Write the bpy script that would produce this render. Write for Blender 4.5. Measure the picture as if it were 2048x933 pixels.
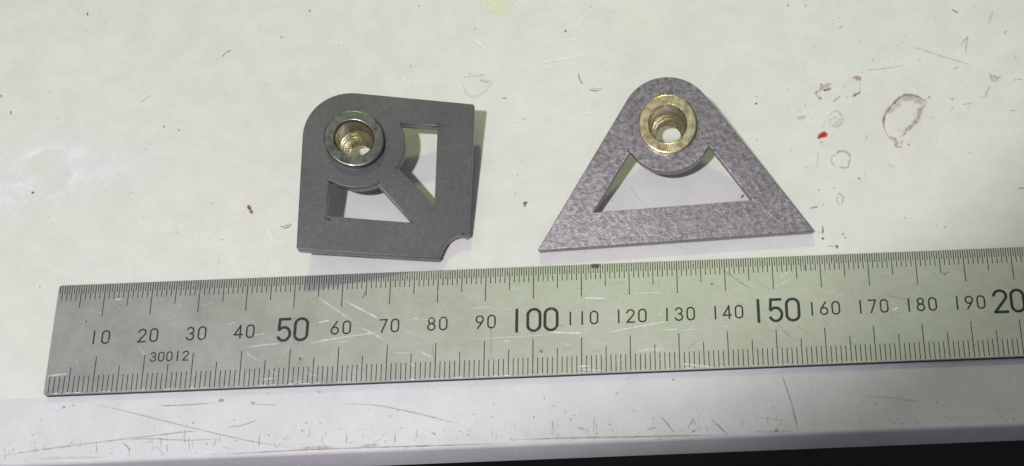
import bpy, bmesh, math, random
import numpy as np
from mathutils import Matrix, Vector

# ------------------------------------------------------------------ camera
K = 0.001                                   # every length below is in millimetres
scene = bpy.context.scene
for o in list(bpy.data.objects):
    bpy.data.objects.remove(o)
col = scene.collection

cam = bpy.data.cameras.new('camera')
cam.sensor_fit = 'HORIZONTAL'
cam.sensor_width = 36.0
cam.lens = 36.0 * 2060 / 2048
cam.shift_x = -387.704 / 2048                 # the photograph is a crop of a wider frame
cam.shift_y = 594.399 / 2048
cam.clip_start = 0.01
cam.clip_end = 20.0
camo = bpy.data.objects.new('camera', cam)
col.objects.link(camo)
AX = Matrix(((0.99922053, -0.03711239, -0.01345349),
             (0.03936387, 0.96236856, 0.26888145),
             (0.00296838, -0.26920145, 0.96307932)))
camo.matrix_world = Matrix.Translation(Vector((134.601, -87.971, 193.975)) * K) @ AX.transposed().to_4x4()
scene.camera = camo

# ------------------------------------------------------------------ room light
world = bpy.data.worlds.new('World')
scene.world = world
world.use_nodes = True
wn, wl = world.node_tree.nodes, world.node_tree.links
bg = wn['Background']
tc = wn.new('ShaderNodeTexCoord')
sep = wn.new('ShaderNodeSeparateXYZ')
rmp = wn.new('ShaderNodeValToRGB')
wl.new(tc.outputs['Generated'], sep.inputs[0])
wl.new(sep.outputs['Z'], rmp.inputs[0])
rmp.color_ramp.elements[0].position = 0.0
rmp.color_ramp.elements[0].color = (0.07, 0.069, 0.08, 1)
rmp.color_ramp.elements[1].position = 0.9
rmp.color_ramp.elements[1].color = (0.31, 0.302, 0.335, 1)
wl.new(rmp.outputs[0], bg.inputs['Color'])
bg.inputs['Strength'].default_value = 1.0


def aim(o, target):
    d = Vector(target) * K - o.location
    o.rotation_euler = d.to_track_quat('-Z', 'Y').to_euler()


# cool white lamp on the near left; cone edge imitates an unseen phone's shadow
la = bpy.data.lights.new('cool_lamp', 'SPOT')
la.energy = 13.9
la.color = (0.985, 0.955, 1.0)
la.shadow_soft_size = 0.018
la.spot_size = math.radians(40.9)
la.spot_blend = 0.05
lao = bpy.data.objects.new('cool_lamp', la)
col.objects.link(lao)
lao.location = Vector((-2, -260, 600)) * K
aim(lao, (40, 260, 0))

# yellow green lamp behind the table
lb = bpy.data.lights.new('green_lamp', 'AREA')
lb.shape = 'DISK'
lb.size = 0.09
lb.energy = 2.8
lb.color = (0.78, 1.0, 0.34)
lbo = bpy.data.objects.new('green_lamp', lb)
col.objects.link(lbo)
lbo.location = Vector((70, 885, 800)) * K
aim(lbo, (110, 40, 0))

vs = scene.view_settings
vs.view_transform = 'Standard'
vs.look = 'None'
vs.gamma = 1.0
vs.use_curve_mapping = False
vs.exposure = 0.0
scene.render.resolution_x = 1024
scene.render.resolution_y = 466


# ------------------------------------------------------------------ helpers
def link(name, me, mat, parent=None, smooth=False):
    o = bpy.data.objects.new(name, me)
    col.objects.link(o)
    if mat:
        me.materials.append(mat)
    if parent:
        o.parent = parent
    if smooth:
        for p in me.polygons:
            p.use_smooth = True
    return o


def mesh(verts, faces):
    me = bpy.data.meshes.new('mesh')
    me.from_pydata([tuple(c * K for c in v) for v in verts], [], faces)
    me.update()
    return me


def empty(name, loc, label, cat, group=None):
    o = bpy.data.objects.new(name, None)
    col.objects.link(o)
    o.empty_display_size = 0.01
    o.location = Vector(loc) * K
    o['label'] = label
    o['category'] = cat
    if group:
        o['group'] = group
    return o


def nodes(name):
    m = bpy.data.materials.new(name)
    m.use_nodes = True
    t = m.node_tree
    return m, t.nodes, t.links, t.nodes['Principled BSDF']


def noise(n, l, scale, detail=3.0, rough=0.55, vec=None, stretch=None):
    x = n.new('ShaderNodeTexNoise')
    x.inputs['Scale'].default_value = scale
    x.inputs['Detail'].default_value = detail
    x.inputs['Roughness'].default_value = rough
    c = n.new('ShaderNodeTexCoord')
    if stretch:
        mp = n.new('ShaderNodeMapping')
        mp.inputs['Scale'].default_value = stretch
        l.new(c.outputs['Object'], mp.inputs[0])
        l.new(mp.outputs[0], x.inputs['Vector'])
    else:
        l.new(c.outputs['Object'], x.inputs['Vector'])
    return x.outputs['Fac']


def ramp(n, l, fac, stops):
    r = n.new('ShaderNodeValToRGB')
    e = r.color_ramp.elements
    while len(e) < len(stops):
        e.new(0.5)
    for i, (p, c) in enumerate(stops):
        e[i].position = p
        e[i].color = (c if len(c) == 4 else (*c, 1)) if isinstance(c, tuple) else (c, c, c, 1)
    l.new(fac, r.inputs[0])
    return r.outputs[0]


def mixc(n, l, fac, a, b, mode='MIX'):
    x = n.new('ShaderNodeMix')
    x.data_type = 'RGBA'
    x.blend_type = mode
    for s, v in ((x.inputs[0], fac), (x.inputs[6], a), (x.inputs[7], b)):
        if hasattr(v, 'is_output'):
            l.new(v, s)
        elif isinstance(v, tuple):
            s.default_value = (*v, 1)
        else:
            s.default_value = v
    return x.outputs[2]


def bump(n, l, b, h, strength, dist):
    x = n.new('ShaderNodeBump')
    x.inputs['Strength'].default_value = strength
    x.inputs['Distance'].default_value = dist
    l.new(h, x.inputs['Height'])
    l.new(x.outputs[0], b.inputs['Normal'])
    return x


# ------------------------------------------------------------------ materials
def make_enamel(name, c0, c1):
    m, n, l, b = nodes(name)
    big = ramp(n, l, noise(n, l, 22, 3), [(0.35, c0), (0.65, c1)])
    mid = ramp(n, l, noise(n, l, 160, 4, 0.65), [(0.38, 0.94), (0.62, 1.0)])
    c = mixc(n, l, 1.0, big, mid, 'MULTIPLY')
    fine = ramp(n, l, noise(n, l, 1400, 2, 0.6), [(0.25, 0.955), (0.7, 1.0)])
    c = mixc(n, l, 1.0, c, fine, 'MULTIPLY')
    # sparse greyish dirt freckles
    fr = ramp(n, l, noise(n, l, 520, 2, 0.5), [(0.71, 0.0), (0.80, 0.30)])
    c = mixc(n, l, fr, c, (0.45, 0.41, 0.34))
    l.new(c, b.inputs['Base Color'])
    rg = ramp(n, l, noise(n, l, 60, 4), [(0.3, 0.42), (0.7, 0.60)])
    l.new(rg, b.inputs['Roughness'])
    b.inputs['Specular IOR Level'].default_value = 0.35
    bump(n, l, b, noise(n, l, 700, 3), 0.06, 0.0002)
    return m


def make_ruler_steel():
    m, n, l, b = nodes('satin_steel')
    b.inputs['Metallic'].default_value = 1.0
    a = ramp(n, l, noise(n, l, 45, 5, 0.6), [(0.3, (0.54, 0.54, 0.535)), (0.7, (0.615, 0.615, 0.61))])
    f = ramp(n, l, noise(n, l, 420, 4, 0.7), [(0.3, 0.90), (0.7, 1.0)])
    l.new(mixc(n, l, 1.0, a, f, 'MULTIPLY'), b.inputs['Base Color'])
    rg = ramp(n, l, noise(n, l, 90, 5, 0.65), [(0.3, 0.50), (0.7, 0.60)])
    l.new(rg, b.inputs['Roughness'])
    bump(n, l, b, noise(n, l, 300, 4, 0.7, stretch=(4.0, 1.0, 1.0)), 0.25, 0.00006)
    return m


def make_scale_steel(name, c0, c1, r0, r1, grain):
    m, n, l, b = nodes(name)
    b.inputs['Metallic'].default_value = 0.85
    a = ramp(n, l, noise(n, l, 70, 4, 0.6), [(0.3, c0), (0.7, c1)])
    f = ramp(n, l, noise(n, l, 1250, 3, 0.75), [(0.36, 1.0 - grain), (0.64, 1.0)])
    l.new(mixc(n, l, 1.0, a, f, 'MULTIPLY'), b.inputs['Base Color'])
    rg = ramp(n, l, noise(n, l, 900, 4, 0.7), [(0.3, r0), (0.7, r1)])
    l.new(rg, b.inputs['Roughness'])
    bump(n, l, b, noise(n, l, 950, 3, 0.65), 0.35 + (grain > .4) * .3, 0.0001)
    return m


def make_zinc(name, stops, r0):
    m, n, l, b = nodes(name)
    b.inputs['Metallic'].default_value = 1.0
    l.new(ramp(n, l, noise(n, l, 330, 4, 0.65), stops), b.inputs['Base Color'])
    rg = ramp(n, l, noise(n, l, 700, 3, 0.6), [(0.3, r0), (0.7, r0 + 0.2)])
    l.new(rg, b.inputs['Roughness'])
    bump(n, l, b, noise(n, l, 800, 3, 0.6), 0.30, 0.0001)
    return m


def make_plain(name, c, rough=0.6, metal=0.0):
    m, n, l, b = nodes(name)
    v = ramp(n, l, noise(n, l, 600, 3), [(0.3, tuple(x * 0.85 for x in c)), (0.7, c)])
    l.new(v, b.inputs['Base Color'])
    b.inputs['Roughness'].default_value = rough
    b.inputs['Metallic'].default_value = metal
    return m


def make_mark(name, rough, lo, hi, scale=900):
    """thin deposit: colour and strength come from the shape's own attribute, broken up by noise"""
    m, n, l, b = nodes(name)
    at = n.new('ShaderNodeAttribute')
    at.attribute_name = 'tint'
    l.new(at.outputs['Color'], b.inputs['Base Color'])
    b.inputs['Roughness'].default_value = rough
    br = ramp(n, l, noise(n, l, scale, 4, 0.7), [(0.32, lo), (0.62, hi)])
    mu = n.new('ShaderNodeMath')
    mu.operation = 'MULTIPLY'
    mu.use_clamp = True
    l.new(at.outputs['Alpha'], mu.inputs[0])
    l.new(br, mu.inputs[1])
    l.new(mu.outputs[0], b.inputs['Alpha'])
    return m


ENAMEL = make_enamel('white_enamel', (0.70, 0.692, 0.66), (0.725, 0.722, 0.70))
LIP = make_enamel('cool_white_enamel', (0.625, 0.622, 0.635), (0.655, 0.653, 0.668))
STEEL = make_ruler_steel()
INK = make_plain('black_engraving', (0.028, 0.03, 0.028), 0.7)
SHEARED = make_plain('sheared_steel_side', (0.05, 0.05, 0.055), 0.6, 0.3)
CUT = make_scale_steel('cut_edge_steel', (0.26, 0.26, 0.26), (0.36, 0.355, 0.35), 0.38, 0.52, 0.2)
DARK_PLATE = make_scale_steel('blue_grey_mill_scale', (0.14, 0.142, 0.152), (0.175, 0.177, 0.185), 0.42, 0.55, 0.14)
PLATE = make_scale_steel('grey_mill_scale', (0.262, 0.25, 0.254), (0.335, 0.318, 0.323), 0.30, 0.52, 0.46)
GOLD = make_zinc('yellow_zinc', [(0.30, (0.62, 0.50, 0.30)), (0.50, (0.74, 0.66, 0.36)), (0.70, (0.60, 0.60, 0.38))], 0.18)
OLIVE = make_zinc('dull_zinc', [(0.34, (0.13, 0.14, 0.115)), (0.50, (0.23, 0.24, 0.205)), (0.66, (0.17, 0.165, 0.175))], 0.30)
BORE = make_zinc('bright_zinc', [(0.30, (0.58, 0.52, 0.40)), (0.50, (0.74, 0.69, 0.55)), (0.70, (0.66, 0.64, 0.53))], 0.20)
MARK = make_mark('grime', 0.65, 0.45, 1.0)
SCRATCH_GLINT = make_mark('scratch_and_glint', 0.5, 0.25, 1.1, 1300)  # scratches, with the glint on them held in the white tint
POWDER_GLINT = make_mark('powder_and_glint', 0.9, 0.55, 1.0, 420)  # powder, and also the painted glint of the tabletop scratches
FLOOR = make_plain('black_floor', (0.004, 0.0045, 0.006), 0.9)

TINT = {'dk': (.05, .045, .04), 'gr': (.28, .27, .25), 'br': (.22, .13, .08), 'rd': (.16, .02, .015),
        'RED': (.55, .02, .03), 'tan': (.42, .36, .26), 'wh': (.93, .93, .92), 'crm': (.93, .94, .68),
        'rust': (.36, .22, .13), 'pk': (.42, .22, .20)}

# marks measured on the surfaces, in millimetres: (path, width, colour, strength)
TOP_MARKS = [
    ([(-3.35, 95.44), (-3.29, 94.95), (-3.23, 94.46)], 0.309, 'dk', 0.8),
    ([(-3.26, 90.12), (-3.03, 90.11), (-2.8, 90.09)], 0.412, 'dk', 0.4),
    ([(17.41, 63.83), (17.58, 63.82), (17.74, 63.81)], 0.619, 'dk', 0.9),
    ([(20.7, 62.96), (21.01, 62.75), (21.32, 62.55)], 0.309, 'dk', 0.5),
    ([(-17.22, 69.56), (-17.15, 69.1), (-17.09, 68.64)], 0.309, 'dk', 0.8),
    ([(41.69, 86.41), (41.97, 86.4), (42.26, 86.38)], 0.412, 'dk', 0.45),
    ([(47.54, 93.41), (47.88, 93.39), (48.23, 93.37)], 0.412, 'dk', 0.6),
    ([(-6.62, 67.17), (-6.39, 67.16), (-6.17, 67.15)], 0.412, 'dk', 0.3),
    ([(-9.6, 74.39), (-9.37, 74.38), (-9.15, 74.37)], 0.412, 'dk', 0.3),
    ([(-20.27, 73.93), (-20.05, 73.57), (-19.83, 73.22)], 0.515, 'dk', 0.5),
    ([(-9.57, 48.58), (-9.35, 48.35), (-9.13, 48.12)], 0.515, 'dk', 0.8),
    ([(13.98, 58.22), (14.2, 58.21), (14.42, 58.2)], 0.412, 'dk', 0.35),
    ([(22.95, 37.17), (23.16, 37.16), (23.38, 37.15)], 0.309, 'dk', 0.4),
    ([(32.71, 34.98), (33.04, 34.9), (33.36, 34.82)], 0.309, 'dk', 0.4),
    ([(-4.89, 25.41), (-4.67, 25.4), (-4.46, 25.39)], 0.412, 'dk', 0.4),
    ([(-13.16, 38.21), (-13, 38.2), (-12.84, 38.19)], 0.309, 'dk', 0.25),
    ([(38.75, 48.24), (38.92, 48.23), (39.08, 48.23)], 0.309, 'dk', 0.3),
    ([(72.76, 93.54), (72.99, 93.53), (73.22, 93.52)], 0.515, 'dk', 0.4),
    ([(85.77, 86.57), (86, 86.56), (86.23, 86.55)], 0.412, 'dk', 0.6),
    ([(71.65, 76.99), (71.82, 76.99), (71.99, 76.98)], 0.412, 'dk', 0.65),
    ([(106.32, 84.62), (106.58, 84.87), (106.84, 85.12)], 0.515, 'dk', 0.75),
    ([(112.12, 91.32), (112.29, 91.31), (112.46, 91.3)], 0.412, 'dk', 0.6),
    ([(84.93, 74.49), (85.16, 74.48), (85.38, 74.47)], 0.412, 'dk', 0.35),
    ([(157.06, 89.37), (157.29, 89.36), (157.52, 89.35)], 0.515, 'dk', 0.65),
    ([(161.04, 89.17), (161.26, 89.16), (161.49, 89.15)], 0.619, 'dk', 0.4),
    ([(148.61, 63.78), (148.7, 63.55), (148.8, 63.32)], 0.515, 'dk', 0.7),
    ([(159.37, 62.65), (159.59, 62.64), (159.81, 62.63)], 0.412, 'dk', 0.45),
    ([(206.9, 72.84), (207.13, 72.83), (207.35, 72.82)], 0.619, 'dk', 0.25),
    ([(205.41, 79.28), (205.69, 79.74), (205.97, 80.19)], 0.412, 'dk', 0.35),
    ([(191.52, 62.85), (191.92, 62.65), (192.31, 62.46)], 0.619, 'dk', 0.3),
    ([(169.8, 43.32), (169.92, 43.53), (170.05, 43.74)], 0.515, 'dk', 0.85),
    ([(160.97, 29.06), (161.19, 29.33), (161.42, 29.59)], 0.412, 'dk', 0.7),
    ([(165.71, 29.41), (165.97, 29.35), (166.22, 29.29)], 0.309, 'dk', 0.55),
    ([(163.91, 27.74), (164.02, 27.29), (164.13, 26.84)], 0.515, 'dk', 0.8),
    ([(165.28, 29.94), (165.5, 30.21), (165.72, 30.47)], 0.412, 'dk', 0.4),
    ([(185.42, 31.62), (185.57, 31.46), (185.71, 31.3)], 0.309, 'dk', 0.5),
    ([(187, 31.06), (187.21, 30.9), (187.43, 30.74)], 0.309, 'dk', 0.5),
    ([(162.39, 53.2), (162.46, 52.9), (162.54, 52.59)], 0.515, 'dk', 0.4),
    ([(162.79, 52.12), (162.96, 52.11), (163.12, 52.11)], 0.309, 'dk', 0.4),
    ([(160.94, 40.87), (161.13, 41.1), (161.32, 41.32)], 0.309, 'dk', 0.4),
    ([(164.19, 41.21), (164.38, 41.44), (164.57, 41.67)], 0.309, 'dk', 0.4),
    ([(-0.45, 96.2), (-0.21, 96.18), (0.02, 96.17)], 0.412, 'dk', 0.2),
    ([(171.99, 53.33), (172.21, 53.32), (172.42, 53.31)], 0.412, 'dk', 0.2),
    ([(181.05, 51.52), (181.32, 51.5), (181.59, 51.49)], 0.515, 'dk', 0.35),
    ([(28.86, 81.48), (29.65, 82.79), (30.85, 83.41)], 0.309, 'gr', 0.7),
    ([(11.53, 70.36), (14, 72.34)], 0.258, 'gr', 0.35),
    ([(29.88, 43.57), (30.67, 44.4)], 0.412, 'gr', 0.25),
    ([(37.92, 43.2), (38.44, 42.07), (39.18, 40.94)], 0.619, 'rd', 0.95),
    ([(45.25, 37.73), (46.37, 37.14), (47.21, 37.4), (47.8, 38.1)], 0.247, 'br', 0.9),
    ([(46.11, 37.69), (47.07, 37.77), (47.68, 38.35)], 0.206, 'br', 0.8),
    ([(97.4, 40.96), (97.83, 40.82), (98.37, 41.04)], 0.619, 'rd', 0.9),
    ([(97.72, 40.95), (97.84, 39.84)], 0.412, 'br', 0.8),
    ([(92.33, 67.67), (93.67, 67.61)], 0.309, 'gr', 0.7),
    ([(109.37, 73.71), (109.7, 71.97), (110.36, 70.35)], 0.309, 'gr', 0.6),
    ([(111.69, 68.97), (112.91, 68.65), (114.25, 68.59)], 0.412, 'gr', 0.65),
    ([(112.36, 69.34), (114.92, 68.95)], 0.258, 'gr', 0.4),
    ([(115.3, 73.42), (115.87, 73.79), (116.76, 73.88)], 0.309, 'gr', 0.3),
    ([(194.23, 86.57), (195.07, 85.84), (195.49, 85.54), (195.43, 86.1)], 0.258, 'dk', 0.85),
    ([(168.28, 82.25), (169.39, 83.55)], 0.309, 'gr', 0.3),
    ([(183.97, 77.16), (190.41, 74.17), (197.46, 71.17)], 0.258, 'gr', 0.4),
    ([(173.5, 71.14), (178.43, 71.43), (182.29, 72.17)], 0.258, 'gr', 0.35),
    ([(194.98, 76.22), (196.15, 77.78), (197.06, 78.94), (196.47, 76.55), (196.2, 74.02)], 0.361, 'gr', 0.35),
    ([(203.55, 85.69), (202.16, 82.35)], 0.619, 'tan', 0.25),
    ([(193.01, 70.06), (193.4, 70.71), (194.32, 70.93)], 0.309, 'gr', 0.35),
    ([(200.9, 66), (199.81, 64.23), (199.34, 62.95), (197.9, 62.89)], 0.309, 'gr', 0.45),
    ([(205.61, 66.56), (206.33, 67.05), (208.1, 66.97)], 0.309, 'gr', 0.4),
    ([(193.97, 61.13), (195.2, 61.33), (196.87, 61.51)], 0.309, 'gr', 0.35),
    ([(204.08, 59.1), (205.61, 59.03)], 0.258, 'gr', 0.45),
    ([(158.8, 36.67), (159.78, 36.93), (160.76, 37.13)], 0.268, 'dk', 0.75),
    ([(161.19, 32.45), (161.34, 31.48), (161.05, 30.29)], 0.412, 'dk', 0.6),
    ([(162.02, 27.44), (163.92, 27.41)], 0.206, 'gr', 0.6),
    ([(203.71, 39.38), (204.38, 39.59), (205.45, 39.54)], 0.361, 'gr', 0.6),
    ([(144.3, 39.96), (144.63, 40.32), (144.98, 40.74)], 0.309, 'rd', 0.9),
    ([(161.69, 51.16), (161.04, 46.18)], 0.258, 'gr', 0.22),
    ([(176.5, 47.33), (177.16, 46.18), (178.15, 46.38)], 0.309, 'gr', 0.25),
    ([(120.29, 44.34), (122.07, 41.18), (123.64, 39.02)], 0.186, 'gr', 0.25),
    ([(35.62, 42.2), (35.55, 40.49), (35.81, 38.77)], 0.515, 'wh', 0.6),
    ([(43.5, 38.18), (42.96, 36.74), (43.3, 35.16), (44.79, 33.88), (46.84, 33.55)], 0.928, 'wh', 0.75),
    ([(44.29, 50.61), (46.1, 48.28), (48.18, 44.95)], 1.65, 'wh', 0.45),
    ([(200.91, 69.15), (201.26, 67.3), (201.86, 66.74)], 0.515, 'tan', 0.5),
    ([(201.86, 66.74), (202.75, 67.75), (203.42, 67.72)], 0.619, 'tan', 0.45),
    ([(201.41, 68.6), (202.39, 67.5)], 0.722, 'tan', 0.4),
    ([(80.41, 86.97), (81.46, 86.1), (82.52, 84.96)], 0.351, 'wh', 0.6),
    ([(83.74, 85.71), (85.02, 84.56)], 0.268, 'wh', 0.55),
    ([(85.49, 83.86), (87.23, 82.28), (88.84, 80.72)], 0.351, 'wh', 0.9),
    ([(69.54, 74.96), (71.2, 73.03), (72.95, 71.1)], 0.371, 'wh', 0.6),
    ([(109.08, 87.61), (110.79, 88.35), (112.28, 89.24)], 0.33, 'wh', 0.95),
    ([(103.07, 82.19), (105.56, 82.2), (109.86, 82.53)], 0.309, 'wh', 0.6),
    ([(100.73, 76.39), (104.21, 77.02), (107.59, 77.53)], 0.268, 'wh', 0.7),
    ([(104.44, 77.01), (107.59, 77.53), (111.19, 78.29)], 0.351, 'wh', 1),
    ([(110.96, 78.3), (113.9, 78.96)], 0.247, 'wh', 0.4),
    ([(100.96, 75.23), (103.77, 75.04)], 0.258, 'wh', 0.5),
    ([(97.22, 67.9), (99.12, 67.52)], 0.309, 'wh', 0.5),
    ([(110.66, 62.51), (112.43, 62.81), (113.98, 63.26)], 0.309, 'wh', 0.6),
    ([(120.76, 78.76), (121.34, 79.27)], 0.412, 'wh', 0.6),
    ([(104.42, 87.43), (108.74, 88.18), (112.39, 89.37)], 0.206, 'wh', 0.35),
    ([(108.74, 86.26), (112.6, 86.89)], 0.206, 'wh', 0.3),
    ([(107.03, 83.62), (112.59, 84.98)], 0.206, 'wh', 0.3),
    ([(110.67, 64.32), (113.11, 64.86)], 0.258, 'wh', 0.35),
    ([(94.55, 60.18), (96.75, 60.2)], 0.309, 'wh', 0.35),
    ([(115.01, 88.97), (120.18, 91.2)], 0.227, 'wh', 0.35),
    ([(101.32, 91.3), (107.61, 92.1)], 0.206, 'wh', 0.3),
    ([(96.75, 91.25), (98.48, 89.51)], 0.206, 'wh', 0.3),
    ([(119.01, 89.6), (120.4, 90.91)], 0.206, 'wh', 0.3),
    ([(102.81, 89.57), (103.39, 89.27)], 0.412, 'wh', 0.6),
    ([(86.51, 74.01), (87.08, 73.85)], 0.515, 'wh', 0.7),
]
RULER_MARKS = [
    ([(54.52, 20.16), (58.05, 17.4), (62.26, 14.08)], 0.295, 'wh', 0.55),
    ([(60.67, 18.58), (64.48, 16.38), (68.27, 14)], 0.318, 'wh', 0.75),
    ([(64.01, 12.54), (66.76, 10.96), (69.5, 9.2)], 0.295, 'wh', 0.7),
    ([(54.22, 9.51), (59.16, 10.12), (68.41, 11.18)], 0.272, 'wh', 0.6),
    ([(55.26, 13.84), (57.91, 14.27)], 0.272, 'wh', 0.6),
    ([(102.66, 9.67), (106.31, 9.37), (110.29, 8.98)], 0.34, 'wh', 0.9),
    ([(86.92, 15.75), (91.6, 15.92)], 0.249, 'wh', 0.5),
    ([(86.76, 8.92), (95.05, 8.81), (103.66, 9.05)], 0.249, 'wh', 0.5),
    ([(76.57, 6.54), (79.6, 4.79)], 0.295, 'wh', 0.7),
    ([(110.66, 17.18), (113.87, 16.89)], 0.295, 'wh', 0.7),
    ([(70.95, 6.42), (75.27, 6.06)], 0.227, 'wh', 0.4),
    ([(74.36, 3.94), (76.04, 3.15)], 0.272, 'wh', 0.5),
    ([(74.94, 14.26), (76.3, 13.65)], 0.295, 'wh', 0.6),
    ([(60.21, 9.24), (62.03, 9.35)], 0.249, 'wh', 0.5),
    ([(73.06, 11.41), (77.45, 9.58)], 0.227, 'wh', 0.3),
    ([(72.3, 13.64), (84.3, 13.66)], 0.227, 'wh', 0.25),
    ([(105.65, 6.9), (107.96, 6.61)], 0.227, 'wh', 0.4),
    ([(93.73, 8.14), (95.06, 7.9)], 0.295, 'wh', 0.7),
    ([(114.94, 8.89), (121.92, 10.11), (128.91, 11.08)], 0.295, 'wh', 0.75),
    ([(110.34, 17.06), (115.03, 16.78)], 0.318, 'wh', 0.8),
    ([(120.73, 17.71), (126.76, 17.7)], 0.249, 'wh', 0.6),
    ([(126.21, 9.12), (129.85, 9.04)], 0.34, 'wh', 0.85),
    ([(120.82, 4.55), (123.46, 4.8), (127.09, 4.82)], 0.272, 'wh', 0.6),
    ([(107.32, 9.3), (110.3, 9.02)], 0.295, 'wh', 0.7),
    ([(109.28, 1.01), (114.52, 0.54)], 0.272, 'wh', 0.6),
    ([(109.28, 1.65), (111.91, 1.72)], 0.295, 'wh', 0.7),
    ([(129.95, 1.47), (136.79, 0.28)], 0.318, 'wh', 0.75),
    ([(150.54, 17.98), (153.29, 19.24)], 0.295, 'wh', 0.6),
    ([(151.31, 19.81), (153.58, 21.36)], 0.295, 'wh', 0.65),
    ([(137.49, 9.79), (140.78, 9.1)], 0.227, 'wh', 0.4),
    ([(129.84, 8.67), (135.15, 9.24)], 0.227, 'wh', 0.4),
    ([(111.61, 6.86), (116.24, 6.55)], 0.204, 'wh', 0.35),
    ([(109.98, 9.91), (113.95, 9.74)], 0.204, 'wh', 0.4),
    ([(125.97, 12.86), (126.63, 12.61)], 0.34, 'wh', 0.6),
    ([(40.99, 8.98), (44.29, 9.28), (47.93, 9.48)], 0.272, 'wh', 0.6),
    ([(18.29, 10.05), (20.16, 8.16)], 0.227, 'wh', 0.4),
    ([(40.76, 7.8), (44.27, 5.31)], 0.249, 'wh', 0.5),
    ([(36.54, 14.36), (38.18, 14.65)], 0.272, 'wh', 0.5),
    ([(0.13, 4.17), (2.4, 4.43), (4.71, 4.51)], 0.295, 'wh', 0.6),
    ([(54.09, 9.21), (58.06, 9.94)], 0.272, 'wh', 0.5),
    ([(55.28, 13.9), (57.79, 14.34)], 0.295, 'wh', 0.6),
    ([(12.34, 21.05), (13.68, 21.14)], 0.295, 'wh', 0.6),
    ([(44.57, 1.54), (47.18, 1.79)], 0.295, 'wh', 0.6),
    ([(51.22, 0.55), (53.16, 1)], 0.295, 'wh', 0.6),
    ([(45.68, 4.17), (47.8, 2.29)], 0.227, 'wh', 0.4),
    ([(42.11, 11.55), (44.42, 11.89)], 0.249, 'wh', 0.4),
    ([(162.46, 14.88), (164.68, 15.97)], 0.272, 'wh', 0.5),
    ([(174.08, 11.42), (175.55, 12.02)], 0.454, 'wh', 0.8),
    ([(185.8, 11.88), (187.57, 13.57)], 0.34, 'wh', 0.5),
    ([(180.49, 4.36), (182.03, 5.83)], 0.386, 'wh', 0.7),
    ([(165.26, 4.83), (166.16, 5.1)], 0.34, 'wh', 0.6),
    ([(188.02, 7.7), (190.46, 7.47)], 0.227, 'wh', 0.4),
    ([(180.01, 16.2), (180.36, 16.18)], 0.454, 'wh', 0.5),
    ([(139.02, 22.88), (142.26, 20.11), (145.5, 17.54)], 0.186, 'dk', 0.5),
    ([(150.08, 9.79), (153.78, 5.09)], 0.165, 'dk', 0.25),
    ([(151.79, 10.62), (158.11, 5.99)], 0.165, 'dk', 0.22),
    ([(6.71, 16.18), (7.1, 16.32)], 0.515, 'dk', 0.6),
    ([(51.9, 5.88), (52.48, 6.1)], 0.464, 'dk', 0.7),
    ([(52.19, 5.39), (52.22, 6.04)], 0.361, 'dk', 0.6),
    ([(185.5, 19.13), (185.82, 19.52)], 0.515, 'dk', 0.8),
    ([(186.13, 19.74), (186.52, 19.4)], 0.309, 'dk', 0.5),
    ([(190.09, 2.98), (190.2, 2.67)], 0.412, 'dk', 0.7),
    ([(137.18, 18.84), (137.38, 19.58)], 0.515, 'dk', 0.5),
    ([(64.18, 18.8), (64.92, 20.82)], 0.258, 'dk', 0.45),
    ([(79.15, 8.42), (79.79, 4.24), (80.74, 0.28)], 0.186, 'dk', 0.3),
    ([(91.26, 12.8), (91.5, 3.74)], 0.165, 'dk', 0.3),
    ([(101.36, 5.75), (102.02, 5.07)], 0.515, 'dk', 0.5),
    ([(125.95, 18.78), (126.33, 20.82)], 0.206, 'dk', 0.35),
    ([(111.27, 4.43), (114.24, 5.38)], 0.309, 'dk', 0.2),
    ([(131.35, 4.27), (134.41, 7.02)], 0.206, 'dk', 0.2),
    ([(173.14, 15), (177.3, 13.83)], 0.186, 'dk', 0.25),
    ([(178.33, 17.34), (181.15, 17.02)], 0.186, 'dk', 0.25),
    ([(156.49, 22.09), (157.17, 22.25)], 1.03, 'dk', 0.35),
    ([(158.15, 21.83), (158.82, 21.73)], 0.928, 'dk', 0.3),
    ([(112.05, 24.72), (112.73, 24.5), (113.95, 24.6)], 0.825, 'dk', 0.95),
    ([(113.06, 24.18), (113.74, 24.23)], 0.515, 'dk', 0.8),
]
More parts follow.
